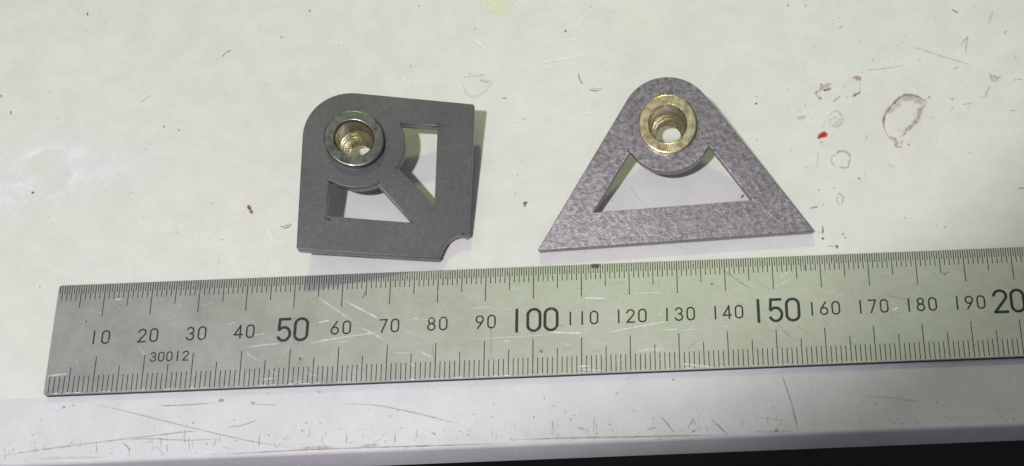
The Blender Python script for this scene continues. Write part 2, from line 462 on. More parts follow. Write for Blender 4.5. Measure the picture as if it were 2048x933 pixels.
BAND_MARKS = [
    ([(22.45, 2.71), (29.62, 2.74), (35.26, 2.45)], 0.227, 'rust', 0.5),
    ([(35.36, 2.14), (36.07, 2.12), (36.69, 2.15)], 0.619, 'br', 0.55),
    ([(42.07, 2.62), (42.94, 3.18)], 0.619, 'rust', 0.5),
    ([(42.94, 3.18), (47.55, 3.52)], 0.206, 'rust', 0.4),
    ([(61.36, 3.87), (67.49, 4.38), (72.59, 5.52), (77.69, 6.87), (85.3, 9.24)], 0.227, 'gr', 0.5),
    ([(37.08, 7.72), (40.4, 7.44), (43.72, 6.33)], 0.227, 'gr', 0.45),
    ([(7.05, 1.05), (17.35, 3.81), (29.67, 7.42), (41.95, 10.75), (52.15, 12.82)], 0.227, 'rust', 0.4),
    ([(-9.07, 11.8), (3.16, 10.49), (21.51, 8.9), (31.21, 8.26)], 0.247, 'rust', 0.4),
    ([(23.56, 8.88), (27.64, 8.37), (31.21, 8.26)], 0.227, 'gr', 0.4),
    ([(3.38, 2.31), (4.1, 2.23)], 0.515, 'br', 0.6),
    ([(5.53, 2.03), (6.04, 1.79)], 0.309, 'rust', 0.5),
    ([(32.28, 13.31), (41.96, 13.18), (52.15, 13.07), (64.88, 13.07), (77.61, 13.22), (95.31, 13.36)], 0.268, 'rust', 0.55),
    ([(16.42, 9.57), (21.52, 9.47), (29.7, 10.11), (35.82, 9.99)], 0.247, 'rust', 0.4),
    ([(15.91, 9.97), (17.21, 11.31), (17.38, 12.61)], 0.247, 'rust', 0.5),
    ([(28.65, 7.64), (28.59, 10.99)], 0.227, 'rust', 0.4),
    ([(29.44, 9.48), (29.57, 12.06)], 0.227, 'rust', 0.4),
    ([(43.88, 9.54), (43.79, 12.12)], 0.258, 'rust', 0.5),
    ([(10.54, 9.49), (10.74, 12.08)], 0.206, 'rust', 0.4),
    ([(56.74, 10.06), (56.63, 11.86)], 0.206, 'rust', 0.35),
    ([(61.74, 9.74), (61.63, 12.06)], 0.227, 'rust', 0.4),
    ([(71.53, 10.14), (71.51, 12.46)], 0.247, 'rust', 0.4),
    ([(52.15, 12.71), (59.28, 12.74)], 0.619, 'rust', 0.35),
    ([(64.38, 12.69), (68.45, 12.59)], 0.515, 'rust', 0.35),
    ([(22.56, 11.01), (24.63, 12.9)], 0.206, 'rust', 0.3),
    ([(-1.39, 12.63), (12.39, 12.92)], 0.412, 'rust', 0.2),
    ([(79.17, 10.55), (79.78, 10.99)], 0.361, 'gr', 0.7),
    ([(45.49, 0.94), (45.65, 1.1)], 0.412, 'gr', 0.6),
    ([(55.48, 0.93), (56.51, 1.23)], 0.515, 'gr', 0.35),
    ([(72.08, 5.5), (72.39, 5.77)], 0.412, 'gr', 0.5),
    ([(91.6, 5.15), (91.8, 5.26)], 0.412, 'gr', 0.6),
    ([(150.53, 0.88), (151.64, 4.57), (152.71, 8.76), (153.5, 13.54)], 0.268, 'gr', 0.6),
    ([(125.72, 8.96), (126.94, 10.56), (128.29, 12.52)], 0.247, 'br', 0.5),
    ([(135.62, 9.62), (137.58, 11.66), (139.28, 13.48)], 0.247, 'br', 0.55),
    ([(130.95, 12.27), (131.6, 11.01), (132.31, 9.74), (132.61, 11.15), (133.26, 11.49)], 0.247, 'br', 0.4),
    ([(131.95, 12.47), (132.88, 12.09)], 0.309, 'br', 0.5),
    ([(128.28, 1.54), (128.79, 1.45)], 0.412, 'gr', 0.6),
    ([(102.04, 4.32), (102.29, 4.44)], 0.464, 'dk', 0.7),
    ([(99.75, 8.17), (99.96, 8.23)], 0.464, 'dk', 0.7),
    ([(196.97, 3.49), (197.16, 3.61)], 0.515, 'gr', 0.6),
    ([(167.34, 6.5), (173.91, 7.28), (179.95, 8.41)], 0.206, 'gr', 0.35),
    ([(95.33, 12.64), (108.55, 12.76), (121.77, 13.09), (139.54, 13.39)], 0.309, 'rust', 0.55),
    ([(103.56, 8.84), (103.76, 11.18)], 0.227, 'rust', 0.4),
    ([(108.61, 10.6), (111.13, 11.47)], 0.412, 'rust', 0.3),
    ([(112.23, 8.67), (111.89, 11.76)], 0.206, 'rust', 0.35),
    ([(122.83, 11.69), (124.88, 11.25)], 0.412, 'rust', 0.3),
    ([(144.13, 13.06), (152.76, 13.15)], 0.412, 'rust', 0.25),
    ([(148.72, 12.73), (149.52, 13.02)], 0.619, 'gr', 0.5),
    ([(145.03, 9.89), (151.59, 11.04)], 0.206, 'gr', 0.25),
    ([(177.21, 11.81), (178.16, 12.88)], 0.309, 'rust', 0.3),
    ([(107.01, 13.37), (107.31, 13.54)], 0.412, 'br', 0.6),
    ([(125.21, 13.43), (125.61, 13.65)], 0.412, 'br', 0.6),
    ([(116.71, 3.67), (117.21, 4.21)], 0.412, 'rust', 0.35),
    ([(119.32, 1.95), (119.57, 2.22)], 0.412, 'rust', 0.4),
    ([(196.99, 12.09), (197.45, 12.89)], 0.309, 'rust', 0.4),
]
STAINS = [
  ('stain', [
    ([(187.14, 63.62), (186.06, 62.67), (184.65, 63.57), (183.28, 64.14), (181.5, 64.14), (179.8, 62.97), (178.04, 61.05), (176.83, 59.24), (176.39, 57.4), (176.57, 55.34), (177.01, 53.93)], 0.567, 'br', 0.62),
    ([(186.06, 62.75), (185.06, 62.3), (183.89, 63.06), (182.16, 63.56), (180.65, 62.51)], 1.34, 'tan', 0.5),
    ([(186.31, 62.4), (185.68, 61.31), (184.63, 60.32), (184.27, 58.68), (182.95, 56.68), (181.61, 55.51), (180.43, 54.01), (179.33, 53.57)], 0.825, 'br', 0.42),
    ([(180.65, 62.51), (178.92, 61.01), (177.55, 59.41)], 0.928, 'tan', 0.35),
    ([(177.03, 54.09), (177.74, 53.44), (178.72, 52.58), (178.67, 51.16), (179.99, 51.1)], 0.825, 'pk', 0.5),
    ([(180.14, 52.72), (179.68, 51.52)], 0.825, 'tan', 0.4),
    ([(181.27, 51.65), (181.49, 51.44)], 0.515, 'br', 0.5),
    ([(187.14, 63.62), (186.83, 63.3)], 0.309, 'dk', 0.8),
]),
  ('stain', [
    ([(165.58, 50.24), (166.3, 50.61), (167.51, 50.35), (168.33, 49.62), (168.48, 48.81)], 0.515, 'br', 0.45),
    ([(168.48, 48.81), (168.04, 47.62), (167.67, 46.35), (166.36, 46.49), (165.24, 46.46)], 0.412, 'tan', 0.5),
    ([(165.24, 46.46), (164.43, 47.79), (164.37, 49), (165.58, 50.24)], 0.412, 'gr', 0.3),
    ([(165.8, 50.47), (165.99, 50.14)], 0.515, 'rd', 0.5),
]),
  ('stain', [
    ([(165.13, 40.1), (165.95, 39.9)], 0.361, 'gr', 0.6),
    ([(165.95, 39.9), (166.12, 38.56), (165.6, 37.01)], 0.309, 'tan', 0.45),
    ([(165.11, 39.86), (164.75, 38.62), (165.39, 37.02)], 0.258, 'tan', 0.35),
]),
  ('stain', [
    ([(162.79, 66.17), (163.56, 66.97), (164.67, 67.55), (165.84, 68)], 0.928, 'pk', 0.5),
    ([(163.7, 66.42), (164.77, 66.45), (165.53, 67)], 0.619, 'pk', 0.7),
    ([(163.16, 67.96), (163.69, 67.89)], 0.361, 'dk', 0.7),
    ([(163.74, 66.46), (164.3, 66.31), (164.82, 66.58)], 0.412, 'rd', 0.55),
    ([(161.98, 65.79), (162.61, 66.13)], 0.412, 'dk', 0.55),
    ([(162.5, 64.5), (163.3, 64.13)], 0.619, 'gr', 0.7),
    ([(163.16, 66.36), (162.05, 65.74), (162.61, 64.46)], 0.412, 'pk', 0.35),
]),
  ('stain', [
    ([(170.32, 69.06), (171.24, 69.43), (172, 69.1), (172.12, 68.25)], 0.619, 'pk', 0.7),
    ([(171.02, 68.85), (171.72, 68.73)], 0.619, 'pk', 0.6),
    ([(171.87, 68.26), (171.98, 66.99), (171.83, 65.94)], 0.206, 'gr', 0.3),
    ([(171.9, 65.94), (171.63, 65.2), (170.82, 64.9), (169.96, 64.27)], 0.515, 'br', 0.65),
    ([(168.52, 64.09), (168.91, 64.49)], 0.412, 'gr', 0.5),
    ([(165.78, 62.97), (166.37, 63.9), (166.95, 64.42)], 0.515, 'gr', 0.4),
    ([(167.15, 64.83), (167.35, 64.06)], 0.309, 'gr', 0.4),
]),
  ('paint_spot', [
    ([(161.57, 54.08), (162.36, 54.37), (163.26, 54.74), (163.89, 55.2)], 0.773, 'RED', 1),
    ([(161.83, 54.32), (162.58, 55.1), (163.3, 55.31), (163.95, 55.03)], 0.619, 'RED', 1),
    ([(162.37, 54.54), (163.52, 54.97)], 0.928, 'RED', 1),
]),
  ('stain', [
    ([(164.06, 58.61), (164.86, 60.02), (166.16, 60.87), (167.24, 59.7), (167.26, 58.04), (166.41, 56.97), (165.01, 57.12), (164.04, 58.4)], 0.412, 'tan', 0.3),
    ([(164.38, 58.18), (166.24, 59.54)], 0.515, 'gr', 0.2),
    ([(165.16, 56.7), (167.08, 58.88)], 0.412, 'gr', 0.25),
    ([(157.4, 59.54), (158.45, 59.41), (159.47, 59.86)], 0.928, 'gr', 0.3),
    ([(157.68, 61.27), (158.76, 61.47)], 0.619, 'gr', 0.15),
]),
  ('stain', [
    ([(83.16, 73.51), (83.54, 71.91), (84.15, 70.03), (85.53, 68.26), (87.31, 68.57), (89.17, 70.32), (90.03, 71.99), (88.78, 72.71), (87.22, 72.65)], 0.515, 'tan', 0.18),
    ([(83.16, 73.51), (85.96, 73.77), (89.09, 74.02)], 0.309, 'gr', 0.2),
    ([(87.22, 72.65), (89.69, 71.87)], 0.515, 'tan', 0.4),
]),
  ('stain', [  # pale cream patch
    ([(87.18, 95.05), (88.36, 93.33), (90, 91.31), (91.41, 89.31)], 1.44, 'crm', 0.55),
    ([(89.82, 95.2), (90.66, 92.94), (91.85, 90.11)], 2.47, 'crm', 0.8),
    ([(92.69, 95.06), (92.72, 92.83), (92.07, 90.65)], 2.27, 'crm', 0.7),
    ([(95.56, 94.92), (94.1, 93.04)], 1.55, 'crm', 0.45),
]),
]


# ------------------------------------------------------------------ the surface underneath
TH = math.radians(10)
SL = 13.9                                    # length of the sloping front band
FY, FZ = -SL * math.cos(TH), -SL * math.sin(TH)


def arc_corner(p, d0, d1, r, n):
    """points rounding the corner p between directions d0 (in) and d1 (out)"""
    a0, a1 = math.atan2(d0[1], d0[0]), math.atan2(d1[1], d1[0])
    da = (a1 - a0 + math.pi) % (2 * math.pi) - math.pi
    tl = r * math.tan(abs(da) / 2)
    s = (p[0] - d0[0] * tl, p[1] - d0[1] * tl)
    sg = 1 if da > 0 else -1
    c = (s[0] - sg * d0[1] * r, s[1] + sg * d0[0] * r)
    out = []
    for i in range(n + 1):
        a = a0 + da * i / n - sg * math.pi / 2
        out.append((c[0] + r * math.cos(a), c[1] + r * math.sin(a)))
    return out


dn = (-math.cos(TH), -math.sin(TH))
prof = [(420, 0)]
prof += arc_corner((0, 0), (-1, 0), dn, 0.7, 6)
fd = Vector((-0.2, -1.0)).normalized()
prof += arc_corner((FY, FZ), dn, tuple(fd), 1.0, 8)
prof += arc_corner((FY - 1.24, FZ - 6.22), tuple(fd), (1, 0), 0.6, 5)
prof += [(420, FZ - 6.22)]
X0, X1 = -330.0, 520.0
N = len(prof)
vs_ = [(X0, y, z) for y, z in prof] + [(X1, y, z) for y, z in prof]
fs_ = [(i, i + N, (i + 1) % N + N, (i + 1) % N) for i in range(N)]
fs_ += [tuple(range(N)), tuple(range(2 * N - 1, N - 1, -1))]
me = mesh(vs_, fs_)
bm_ = bmesh.new()
bm_.from_mesh(me)
bmesh.ops.recalc_face_normals(bm_, faces=bm_.faces)
bm_.to_mesh(me)
bm_.free()
table = link('tabletop', me, ENAMEL)
for p in me.polygons:
    p.use_smooth = len(p.vertices) == 4 and abs(p.normal.x) < 0.1
me.set_sharp_from_angle(angle=math.radians(40))
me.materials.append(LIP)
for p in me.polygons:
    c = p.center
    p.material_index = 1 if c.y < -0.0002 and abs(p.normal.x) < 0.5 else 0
table['kind'] = 'structure'
table['label'] = 'worn white enamelled tabletop with a sloping front lip'
fl = link('floor', mesh([(-3000, -3000, -760), (3000, -3000, -760), (3000, 3000, -760), (-3000, 3000, -760)], [(0, 1, 2, 3)]), FLOOR)
fl['kind'] = 'structure'
fl['label'] = 'unlit black floor below the tabletop edge'

rng = random.Random(7)


class Marks:
    """collects soft-edged flat shapes; place(x, y, h) maps surface millimetres to space"""

    def __init__(self, place, lift):
        self.v, self.f, self.c, self.place, self.h = [], [], [], place, lift

    def add(self, x, y, rgb, a):
        self.v.append(self.place(x, y, self.h))
        self.c.append((*rgb, a))
        return len(self.v) - 1

    def stroke(self, pts, w, tint, a, jitter=0.22):
        rgb = TINT[tint]
        P = [Vector(p) for p in pts]
        ln = [0.0]
        for i in range(1, len(P)):
            ln.append(ln[-1] + (P[i] - P[i - 1]).length)
        L = max(ln[-1], 0.02)
        n = max(3, min(48, int(L / max(0.28, w * 0.5)) + 2))
        rows = []
        for i in range(n + 1):
            s = L * i / n
            k = max(j for j in range(len(ln) - 1) if ln[j] <= s + 1e-9)
            seg = ln[k + 1] - ln[k]
            u = (s - ln[k]) / seg if seg > 0 else 0
            p0, p1 = P[max(k - 1, 0)], P[k]
            p2, p3 = P[k + 1], P[min(k + 2, len(P) - 1)]
            q = 0.5 * ((2 * p1) + (p2 - p0) * u + (2 * p0 - 5 * p1 + 4 * p2 - p3) * u * u + (3 * p1 - p0 - 3 * p2 + p3) * u ** 3)
            rows.append(q)
        ids = []
        for i, q in enumerate(rows):
            t = (rows[min(i + 1, n)] - rows[max(i - 1, 0)])
            t = t.normalized() if t.length > 0 else Vector((1, 0))
            nn = Vector((-t.y, t.x))
            e = i / n
            tp = min(1.0, 0.25 + 3.2 * min(e, 1 - e))
            ww = w * 0.5 * tp * (1 + rng.uniform(-jitter, jitter))
            q = q + nn * w * rng.uniform(-jitter, jitter) * 0.4
            al = a * (0.35 + 0.65 * min(1, 5 * min(e, 1 - e))) * rng.uniform(0.75, 1.0)
            row = []
            for o, f in ((-1.5, 0), (-0.6, 1), (0.6, 1), (1.5, 0)):
                p = q + nn * ww * o
                row.append(self.add(p.x, p.y, rgb, al * f))
            ids.append(row)
        for i in range(n):
            for j in range(3):
                self.f.append((ids[i][j], ids[i + 1][j], ids[i + 1][j + 1], ids[i][j + 1]))
        self.h += 0.0003

    def blob(self, x, y, r, tint, a, n=9):
        rgb = TINT[tint]
        c = self.add(x, y, rgb, a)
        st, th = rng.uniform(0.5, 1.6), rng.uniform(0, math.pi)
        inner, outer = [], []
        for i in range(n):
            an = 2 * math.pi * i / n
            rr = r * rng.uniform(0.7, 1.25)
            ux, uy = math.cos(an) * st, math.sin(an) / st
            dx, dy = ux * math.cos(th) - uy * math.sin(th), ux * math.sin(th) + uy * math.cos(th)
            inner.append(self.add(x + dx * rr * 0.7, y + dy * rr * 0.7, rgb, a))
            outer.append(self.add(x + dx * rr * 1.4, y + dy * rr * 1.4, rgb, 0))
        for i in range(n):
            j = (i + 1) % n
            self.f.append((c, inner[i], inner[j]))
            self.f.append((inner[i], outer[i], outer[j], inner[j]))
        self.h += 0.0001

    def build(self, name, mat, parent, stuff=True):
        me = mesh(self.v, self.f)
        ca = me.color_attributes.new('tint', 'FLOAT_COLOR', 'POINT')
        ca.data.foreach_set('color', [x for c in self.c for x in c])
        o = link(name, me, mat, parent)
        if stuff:
            o['kind'] = 'stuff'
        return o


flat = lambda x, y, h: (x, y, h)
slope = lambda x, s, h: (x, -s * math.cos(TH) - h * math.sin(TH), -s * math.sin(TH) + h * math.cos(TH))
front = lambda x, z, h: (x, FY - 0.2 * (FZ - z) - h, z)

# stains, paint spots and a cream patch, each one a mesh of its own
lift = 0.015
for name, strokes in STAINS:
    k = Marks(flat, lift)
    for pts, w, c, a in strokes:
        k.stroke(pts, w, c, a, 0.35)
    o = k.build(name, MARK, table, False)
    if name == 'paint_spot':
        o['label'] = 'small spot of bright red paint'
    lift += 0.004
# specks and thin marks
k = Marks(flat, 0.055)
for pts, w, c, a in TOP_MARKS:
    if c != 'wh':
        k.stroke(pts, w, c, a)
for i in range(260):
    k.blob(rng.uniform(-30, 215), rng.uniform(27, 104), rng.choice((0.07, 0.09, 0.12, 0.2)), rng.choice(('gr', 'gr', 'tan', 'dk')), rng.uniform(0.1, 0.4))
for i in range(90):
    k.blob(rng.gauss(168, 14), rng.gauss(56, 12) if i % 2 else rng.gauss(76, 9), rng.choice((0.08, 0.12, 0.22)), rng.choice(('gr', 'tan', 'tan', 'pk')), rng.uniform(0.12, 0.4))
k.build('grime_specks', MARK, table)
k = Marks(flat, 0.15)
for pts, w, c, a in TOP_MARKS:
    if c == 'wh' and w < 0.5:
        k.stroke(pts, w, c, min(1.0, a * 1.4), 0.12)
k.build('scratch_glints', POWDER_GLINT, table)  # fine scratches whose lamp glint is painted as white strokes
for pts, w, c, a in TOP_MARKS:
    if c == 'wh' and w >= 0.5:
        k = Marks(flat, 0.012)
        k.stroke(pts, w, c, a, 0.15)
        k.build('powder_smear', POWDER_GLINT, table, False)

# wiped white powder with clean finger marks in it
def powder():
    xs = np.linspace(-34, 24, 150)
    ys = np.linspace(38, 68, 90)
    X, Y = np.meshgrid(xs, ys)

    def ell(cx, cy, rx, ry, deg, soft):
        a = math.radians(deg)
        dx, dy = X - cx, Y - cy
        u = (dx * math.cos(a) + dy * math.sin(a)) / rx
        v = (-dx * math.sin(a) + dy * math.cos(a)) / ry
        return np.clip((1 - np.sqrt(u * u + v * v)) / soft, 0, 1)

    r = np.random.RandomState(4)
    wob = np.zeros_like(X)
    for i in range(26):
        fx, fy, ph = r.normal(0, .35), r.normal(0, .7), r.uniform(0, 6.28)
        wob += np.sin(X * fx + Y * fy + ph)
    wob = wob / 7.0
    A = np.maximum(0.85 * ell(-8, 54, 15, 9.5, 8, .5), 0.8 * ell(-20, 48, 14, 7, -8, .6))
    A = np.maximum(A, 0.55 * ell(6, 53.5, 15, 6.5, 12, .8))
    A = np.maximum(A, 0.75 * ell(-5, 47.5, 17, 2.6, 14, .9))
    A *= np.clip(0.75 + 0.3 * wob, 0.2, 1)
    for e in (ell(-7.6, 55.6, 5.6, 3.6, 28, .35), ell(-5.4, 51.2, 5.2, 3.3, 32, .35), ell(-8.5, 47.6, 2.6, 2.2, 20, .4)):
        A *= 1 - 0.92 * e
    for i in range(5):
        A = np.maximum(A, 0.6 * ell(-4.4 + i * 0.75, 46.6 + i * 0.55, .2, 1.1, -28, .8))
    edge = np.minimum(np.minimum(X - xs[0], xs[-1] - X), np.minimum(Y - ys[0], ys[-1] - Y))
    A *= np.clip(edge / 2, 0, 1)
    nx, ny = len(xs), len(ys)
    v = [(float(x), float(y), 0.02) for x, y in zip(X.ravel(), Y.ravel())]
    f = [(j * nx + i, j * nx + i + 1, (j + 1) * nx + i + 1, (j + 1) * nx + i) for j in range(ny - 1) for i in range(nx - 1)
         if A[j:j + 2, i:i + 2].max() > 0.01]
    me = mesh(v, f)
    ca = me.color_attributes.new('tint', 'FLOAT_COLOR', 'POINT')
    c = np.stack([np.full(A.size, .90), np.full(A.size, .91), np.full(A.size, .95), np.clip(A.ravel() * 1.2, 0, 1)], 1)
    ca.data.foreach_set('color', c.ravel())
    o = link('powder_smear', me, POWDER_GLINT, table)
    o['label'] = 'wiped white powder with clean finger marks'


powder()

# rust, lines and specks on the sloping front band
k = Marks(slope, 0.03)
for pts, w, c, a in BAND_MARKS:
    k.stroke(pts, w, c, a)
for i in range(330):
    s = 12.9 - abs(rng.gauss(0, 3.2))
    if s > 1.5:
        k.blob(rng.uniform(-12, 205), s, rng.choice((0.06, 0.09, 0.13, 0.2)), rng.choice(('rust', 'rust', 'tan', 'gr')), rng.uniform(0.15, 0.5))
for i in range(110):
    k.blob(rng.uniform(-12, 150), rng.uniform(1.5, 12), rng.choice((0.06, 0.08, 0.12)), rng.choice(('gr', 'tan', 'rust')), rng.uniform(0.2, 0.5))
for i in range(70):
    x, s = rng.uniform(-10, 150), 12.7 - abs(rng.gauss(0, 1.6))
    k.stroke([(x, s), (x + rng.uniform(-.3, .3), s - rng.uniform(.4, 2.2))], rng.uniform(.12, .28), 'rust', rng.uniform(.12, .35))
k.build('rust_marks', MARK, table)
# bare metal nicks along the lower front edge, their glints painted white
k = Marks(front, 0.03)
for i in range(110):
    x, z = rng.gauss(78, 24), rng.uniform(-6.4, -3.6)
    k.stroke([(x, z), (x + rng.uniform(-.5, .5), z - rng.uniform(.2, 1.0))], rng.uniform(.12, .3), 'wh', rng.uniform(.25, .9))
k.build('nick_glints', SCRATCH_GLINT, table)

# ------------------------------------------------------------------ steel ruler
RT, RW_, RL = 1.0, 25.0, 306.0
ruler = empty('steel_ruler', (0, 0, 0), 'long satin steel ruler with millimetre scales lying below both brackets', 'ruler')


def rounded_plate(outline, z0, z1, bev):
    """outline is a list of (x, y) counter-clockwise; bevelled top edge"""
    n = len(outline)
    inn = []
    for i in range(n):
        a, b, c = Vector(outline[i - 1]), Vector(outline[i]), Vector(outline[(i + 1) % n])
        n1 = Vector((-(b - a).y, (b - a).x)).normalized()
        n2 = Vector((-(c - b).y, (c - b).x)).normalized()
        m = (n1 + n2).normalized()
        inn.append(b + m * bev / max(0.5, m.dot(n1)))
    v = [(x, y, z0) for x, y in outline] + [(x, y, z1 - bev) for x, y in outline] + [(p.x, p.y, z1) for p in inn]
    f = [tuple(reversed(range(n))), tuple(range(2 * n, 3 * n))]
    for k_ in (0, 1):
        for i in range(n):
            j = (i + 1) % n
            f.append((k_ * n + i, k_ * n + j, (k_ + 1) * n + j, (k_ + 1) * n + i))
    return mesh(v, f)


def rrect(x0, y0, x1, y1, r, n=5):
    out = []
    for cx, cy, a in ((x1 - r, y0 + r, -90), (x1 - r, y1 - r, 0), (x0 + r, y1 - r, 90), (x0 + r, y0 + r, 180)):
        for i in range(n + 1):
            t = math.radians(a + 90 * i / n)
            out.append((cx + r * math.cos(t), cy + r * math.sin(t)))
    return out


blade = link('blade', rounded_plate(rrect(0, 0, RL, RW_, 0.7), -0.01, RT, 0.14), STEEL, ruler)
blade.data.materials.append(SHEARED)         # the sheared sides are dark and unpolished
for p in blade.data.polygons:
    if abs(p.normal.z) < 0.2:
        p.material_index = 1

INKZ = RT + 0.008


def bar(x, y0, y1, w):
    return [(x - w / 2, y0, INKZ), (x + w / 2, y0, INKZ), (x + w / 2, y1, INKZ), (x - w / 2, y1, INKZ)]


def bars_obj(name, bars, stuff=False):
    v, f = [], []
    for b in bars:
        f.append(tuple(range(len(v), len(v) + 4)))
        v += b
    o = link(name, mesh(v, f), INK, ruler)
    if stuff:
        o['kind'] = 'stuff'
    return o


def line_run(y0, y1, step, w):
    """one shared mesh, one object for each long graduation line"""
    me = mesh(bar(0, y0, y1, w), [(0, 1, 2, 3)])
    for i in range(1, int(300 / step) + 1):
        x = i * step
        if step == 5 and x % 10 == 0:
            continue
        o = link('graduation_line', me, None, ruler)
        o.location.x = x * K
        if not me.materials:
            me.materials.append(INK)


line_run(17.4, 24.8, 10, .19)
line_run(19.6, 24.8, 5, .18)
line_run(0.3, 8.2, 10, .19)
line_run(0.3, 6.0, 5, .18)
TW = .175
bars_obj('fine_graduations', [bar(i * .5, 22.85 - .03, 24.8, TW) for i in range(1, 601, 2)] +
         [bar(i, 21.35, 24.8, TW) for i in range(1, 301) if i % 5], True)
bars_obj('fine_graduations', [bar(i, 0.3, 4.05, TW) for i in range(1, 301) if i % 5], True)


def arc(cx, cy, rx, ry, a0, a1, n=14):
    return [(cx + rx * math.cos(math.radians(a0 + (a1 - a0) * i / n)), cy + ry * math.sin(math.radians(a0 + (a1 - a0) * i / n))) for i in range(n + 1)]


# stroke letterforms in a box 0.52 wide and 1 high
W_ = 0.52
H_ = W_ / 2
GLYPH = {
    '0': [arc(H_, 1 - H_, H_, H_, 0, 180) + arc(H_, H_, H_, H_, 180, 360) + [(W_, 1 - H_)]],
    '1': [[(H_, 0), (H_, 1)]],
    '2': [arc(H_, 1 - H_, H_, H_, 170, -25) + [(0.02, 0.03)], [(0, 0), (W_, 0)]],
    '3': [arc(H_, .755, .235, .245, 160, -90), arc(H_, .26, H_, .26, 90, -165)],
    '4': [[(.40, 0), (.40, 1)], [(.40, 1), (-.02, .26)], [(-.04, .26), (W_ + .02, .26)]],
    '5': [[(.48, 1), (.07, 1)], [(.07, 1), (.04, .56)], arc(H_, .31, H_, .31, 140, -150)],
    '6': [[(.40, 1), (.10, .55)] , arc(H_, .28, H_, .28, 0, 360)],
    '7': [[(0, 1), (W_, 1)], [(W_, 1), (.16, 0)]],
    '8': [arc(H_, .765, .215, .235, 0, 360), arc(H_, .265, H_, .265, 0, 360)],
    '9': [arc(H_, .72, H_, .28, 0, 360), [(.42, .45), (.12, 0)]],
}


def numeral(txt, cx, cy, h, adv, w):
    v, f = [], []
    z = INKZ
    x0 = cx - (len(txt) - 1) * adv / 2 - H_ * h
    for ci, ch in enumerate(txt):
        for path in GLYPH[ch]:
            P = [Vector((x0 + ci * adv + x * (h - w) + w * .26, cy - (h - w) / 2 + y * (h - w))) for x, y in path]
            closed = (P[0] - P[-1]).length < 1e-6
            n = len(P)
            base = len(v)
            for i, p in enumerate(P):
                if closed:
                    a, b = P[i - 1 if i > 0 else n - 2], P[i + 1 if i < n - 1 else 1]
                else:
                    a, b = P[max(i - 1, 0)], P[min(i + 1, n - 1)]
                t = (b - a).normalized()
                nn = Vector((-t.y, t.x)) * w / 2
                e = Vector((0, 0))
                if not closed and i in (0, n - 1):
                    e = t * (w * .45) * (-1 if i == 0 else 1)
                for q in (p + nn + e, p - nn + e):
                    v.append((q.x, q.y, z))
            for i in range(n - 1):
                f.append((base + 2 * i, base + 2 * i + 1, base + 2 * i + 3, base + 2 * i + 2))
            z += 0.0015
    return link('numeral', mesh(v, f), INK, ruler)


for i in range(1, 31):
    big = i % 5 == 0
    numeral(str(i * 10), i * 10 + 0.15, 12.55, 5.5 if big else 3.15, 3.55 if big else 2.45, .62 if big else .34)
sn = numeral('30012', 25.1, 7.6, 2.25, 1.68, .27)
sn.name = 'serial_number'

k = Marks(flat, RT + 0.03)
for pts, w, c, a in RULER_MARKS:
    k.stroke(pts, w, c, a, 0.15)
k.build('wear_and_glints', SCRATCH_GLINT, ruler)  # ruler scratches and grime; glints on the scratches are painted white
k = Marks(flat, RT + 0.06)
for i in range(420):
    x, y = rng.uniform(1, 205), rng.uniform(1, 24)
    a, L = rng.choice((rng.gauss(0, .25), rng.gauss(-.6, .4), rng.uniform(0, 3.14))), rng.uniform(.6, 5)
    k.stroke([(x, y), (min(306, max(.2, x + L * math.cos(a))), min(24.7, max(.3, y + L * math.sin(a))))], rng.uniform(.08, .16), rng.choice(('wh', 'wh', 'gr')), rng.uniform(.05, .28))
for i in range(150):
    k.blob(rng.uniform(1, 205), rng.uniform(.6, 24.5), rng.uniform(.05, .16), rng.choice(('gr', 'dk', 'wh')), rng.uniform(.1, .4))
# worn lower arris, its highlights painted as white dashes
for i in range(120):
    x = rng.uniform(1, 170)
    k.stroke([(x, .22), (x + rng.uniform(.2, 1.6), .22)], .16, 'wh', rng.uniform(.3, .9))
k.build('scratches_and_arris_glints', SCRATCH_GLINT, ruler)


# ------------------------------------------------------------------ brackets
def outline_plate(name, loops, t, mat, parent, zc, bev=0.14):
    cu = bpy.data.curves.new(name, 'CURVE')
    cu.dimensions = '2D'
    cu.fill_mode = 'BOTH'
    cu.extrude = (t / 2 - bev) * K
    cu.bevel_depth = bev * K
    cu.bevel_resolution = 1
    cu.offset = -bev * K
    for lp in loops:
        s = cu.splines.new('POLY')
        s.points.add(len(lp) - 1)
        for p, (x, y) in zip(s.points, lp):
            p.co = (x * K, y * K, 0, 1)
        s.use_cyclic_u = True
    tmp = bpy.data.objects.new('tmp', cu)
    col.objects.link(tmp)
    dg = bpy.context.evaluated_depsgraph_get()
    me = bpy.data.meshes.new_from_object(tmp.evaluated_get(dg))
    bpy.data.objects.remove(tmp)
    bpy.data.curves.remove(cu)
    me.materials.clear()
    bm = bmesh.new()
    bm.from_mesh(me)
    bmesh.ops.remove_doubles(bm, verts=bm.verts, dist=1e-6)
    bmesh.ops.recalc_face_normals(bm, faces=bm.faces)
    bm.to_mesh(me)
    bm.free()
    o = link(name, me, mat, parent)
    me.materials.append(CUT)                 # laser-cut sides are paler than the scaled faces
    for p in me.polygons:
        if abs(p.normal.z) < 0.9:
            p.material_index = 1
    o.location.z = zc * K
    return o


def carc(cx, cy, r, a0, a1, n):
    return [(cx + r * math.cos(math.radians(a0 + (a1 - a0) * i / n)), cy + r * math.sin(math.radians(a0 + (a1 - a0) * i / n))) for i in range(n + 1)]


def lathe(profile, n=72):
    v, f = [], []
    m = len(profile)
    for i in range(n):
        a = 2 * math.pi * i / n
        for r, z in profile:
            v.append((r * math.cos(a), r * math.sin(a), z))
    for i in range(n):
        for j in range(m - 1):
            a, b = i * m + j, ((i + 1) % n) * m + j
            f.append((a, b, b + 1, a + 1))
    return mesh(v, f)


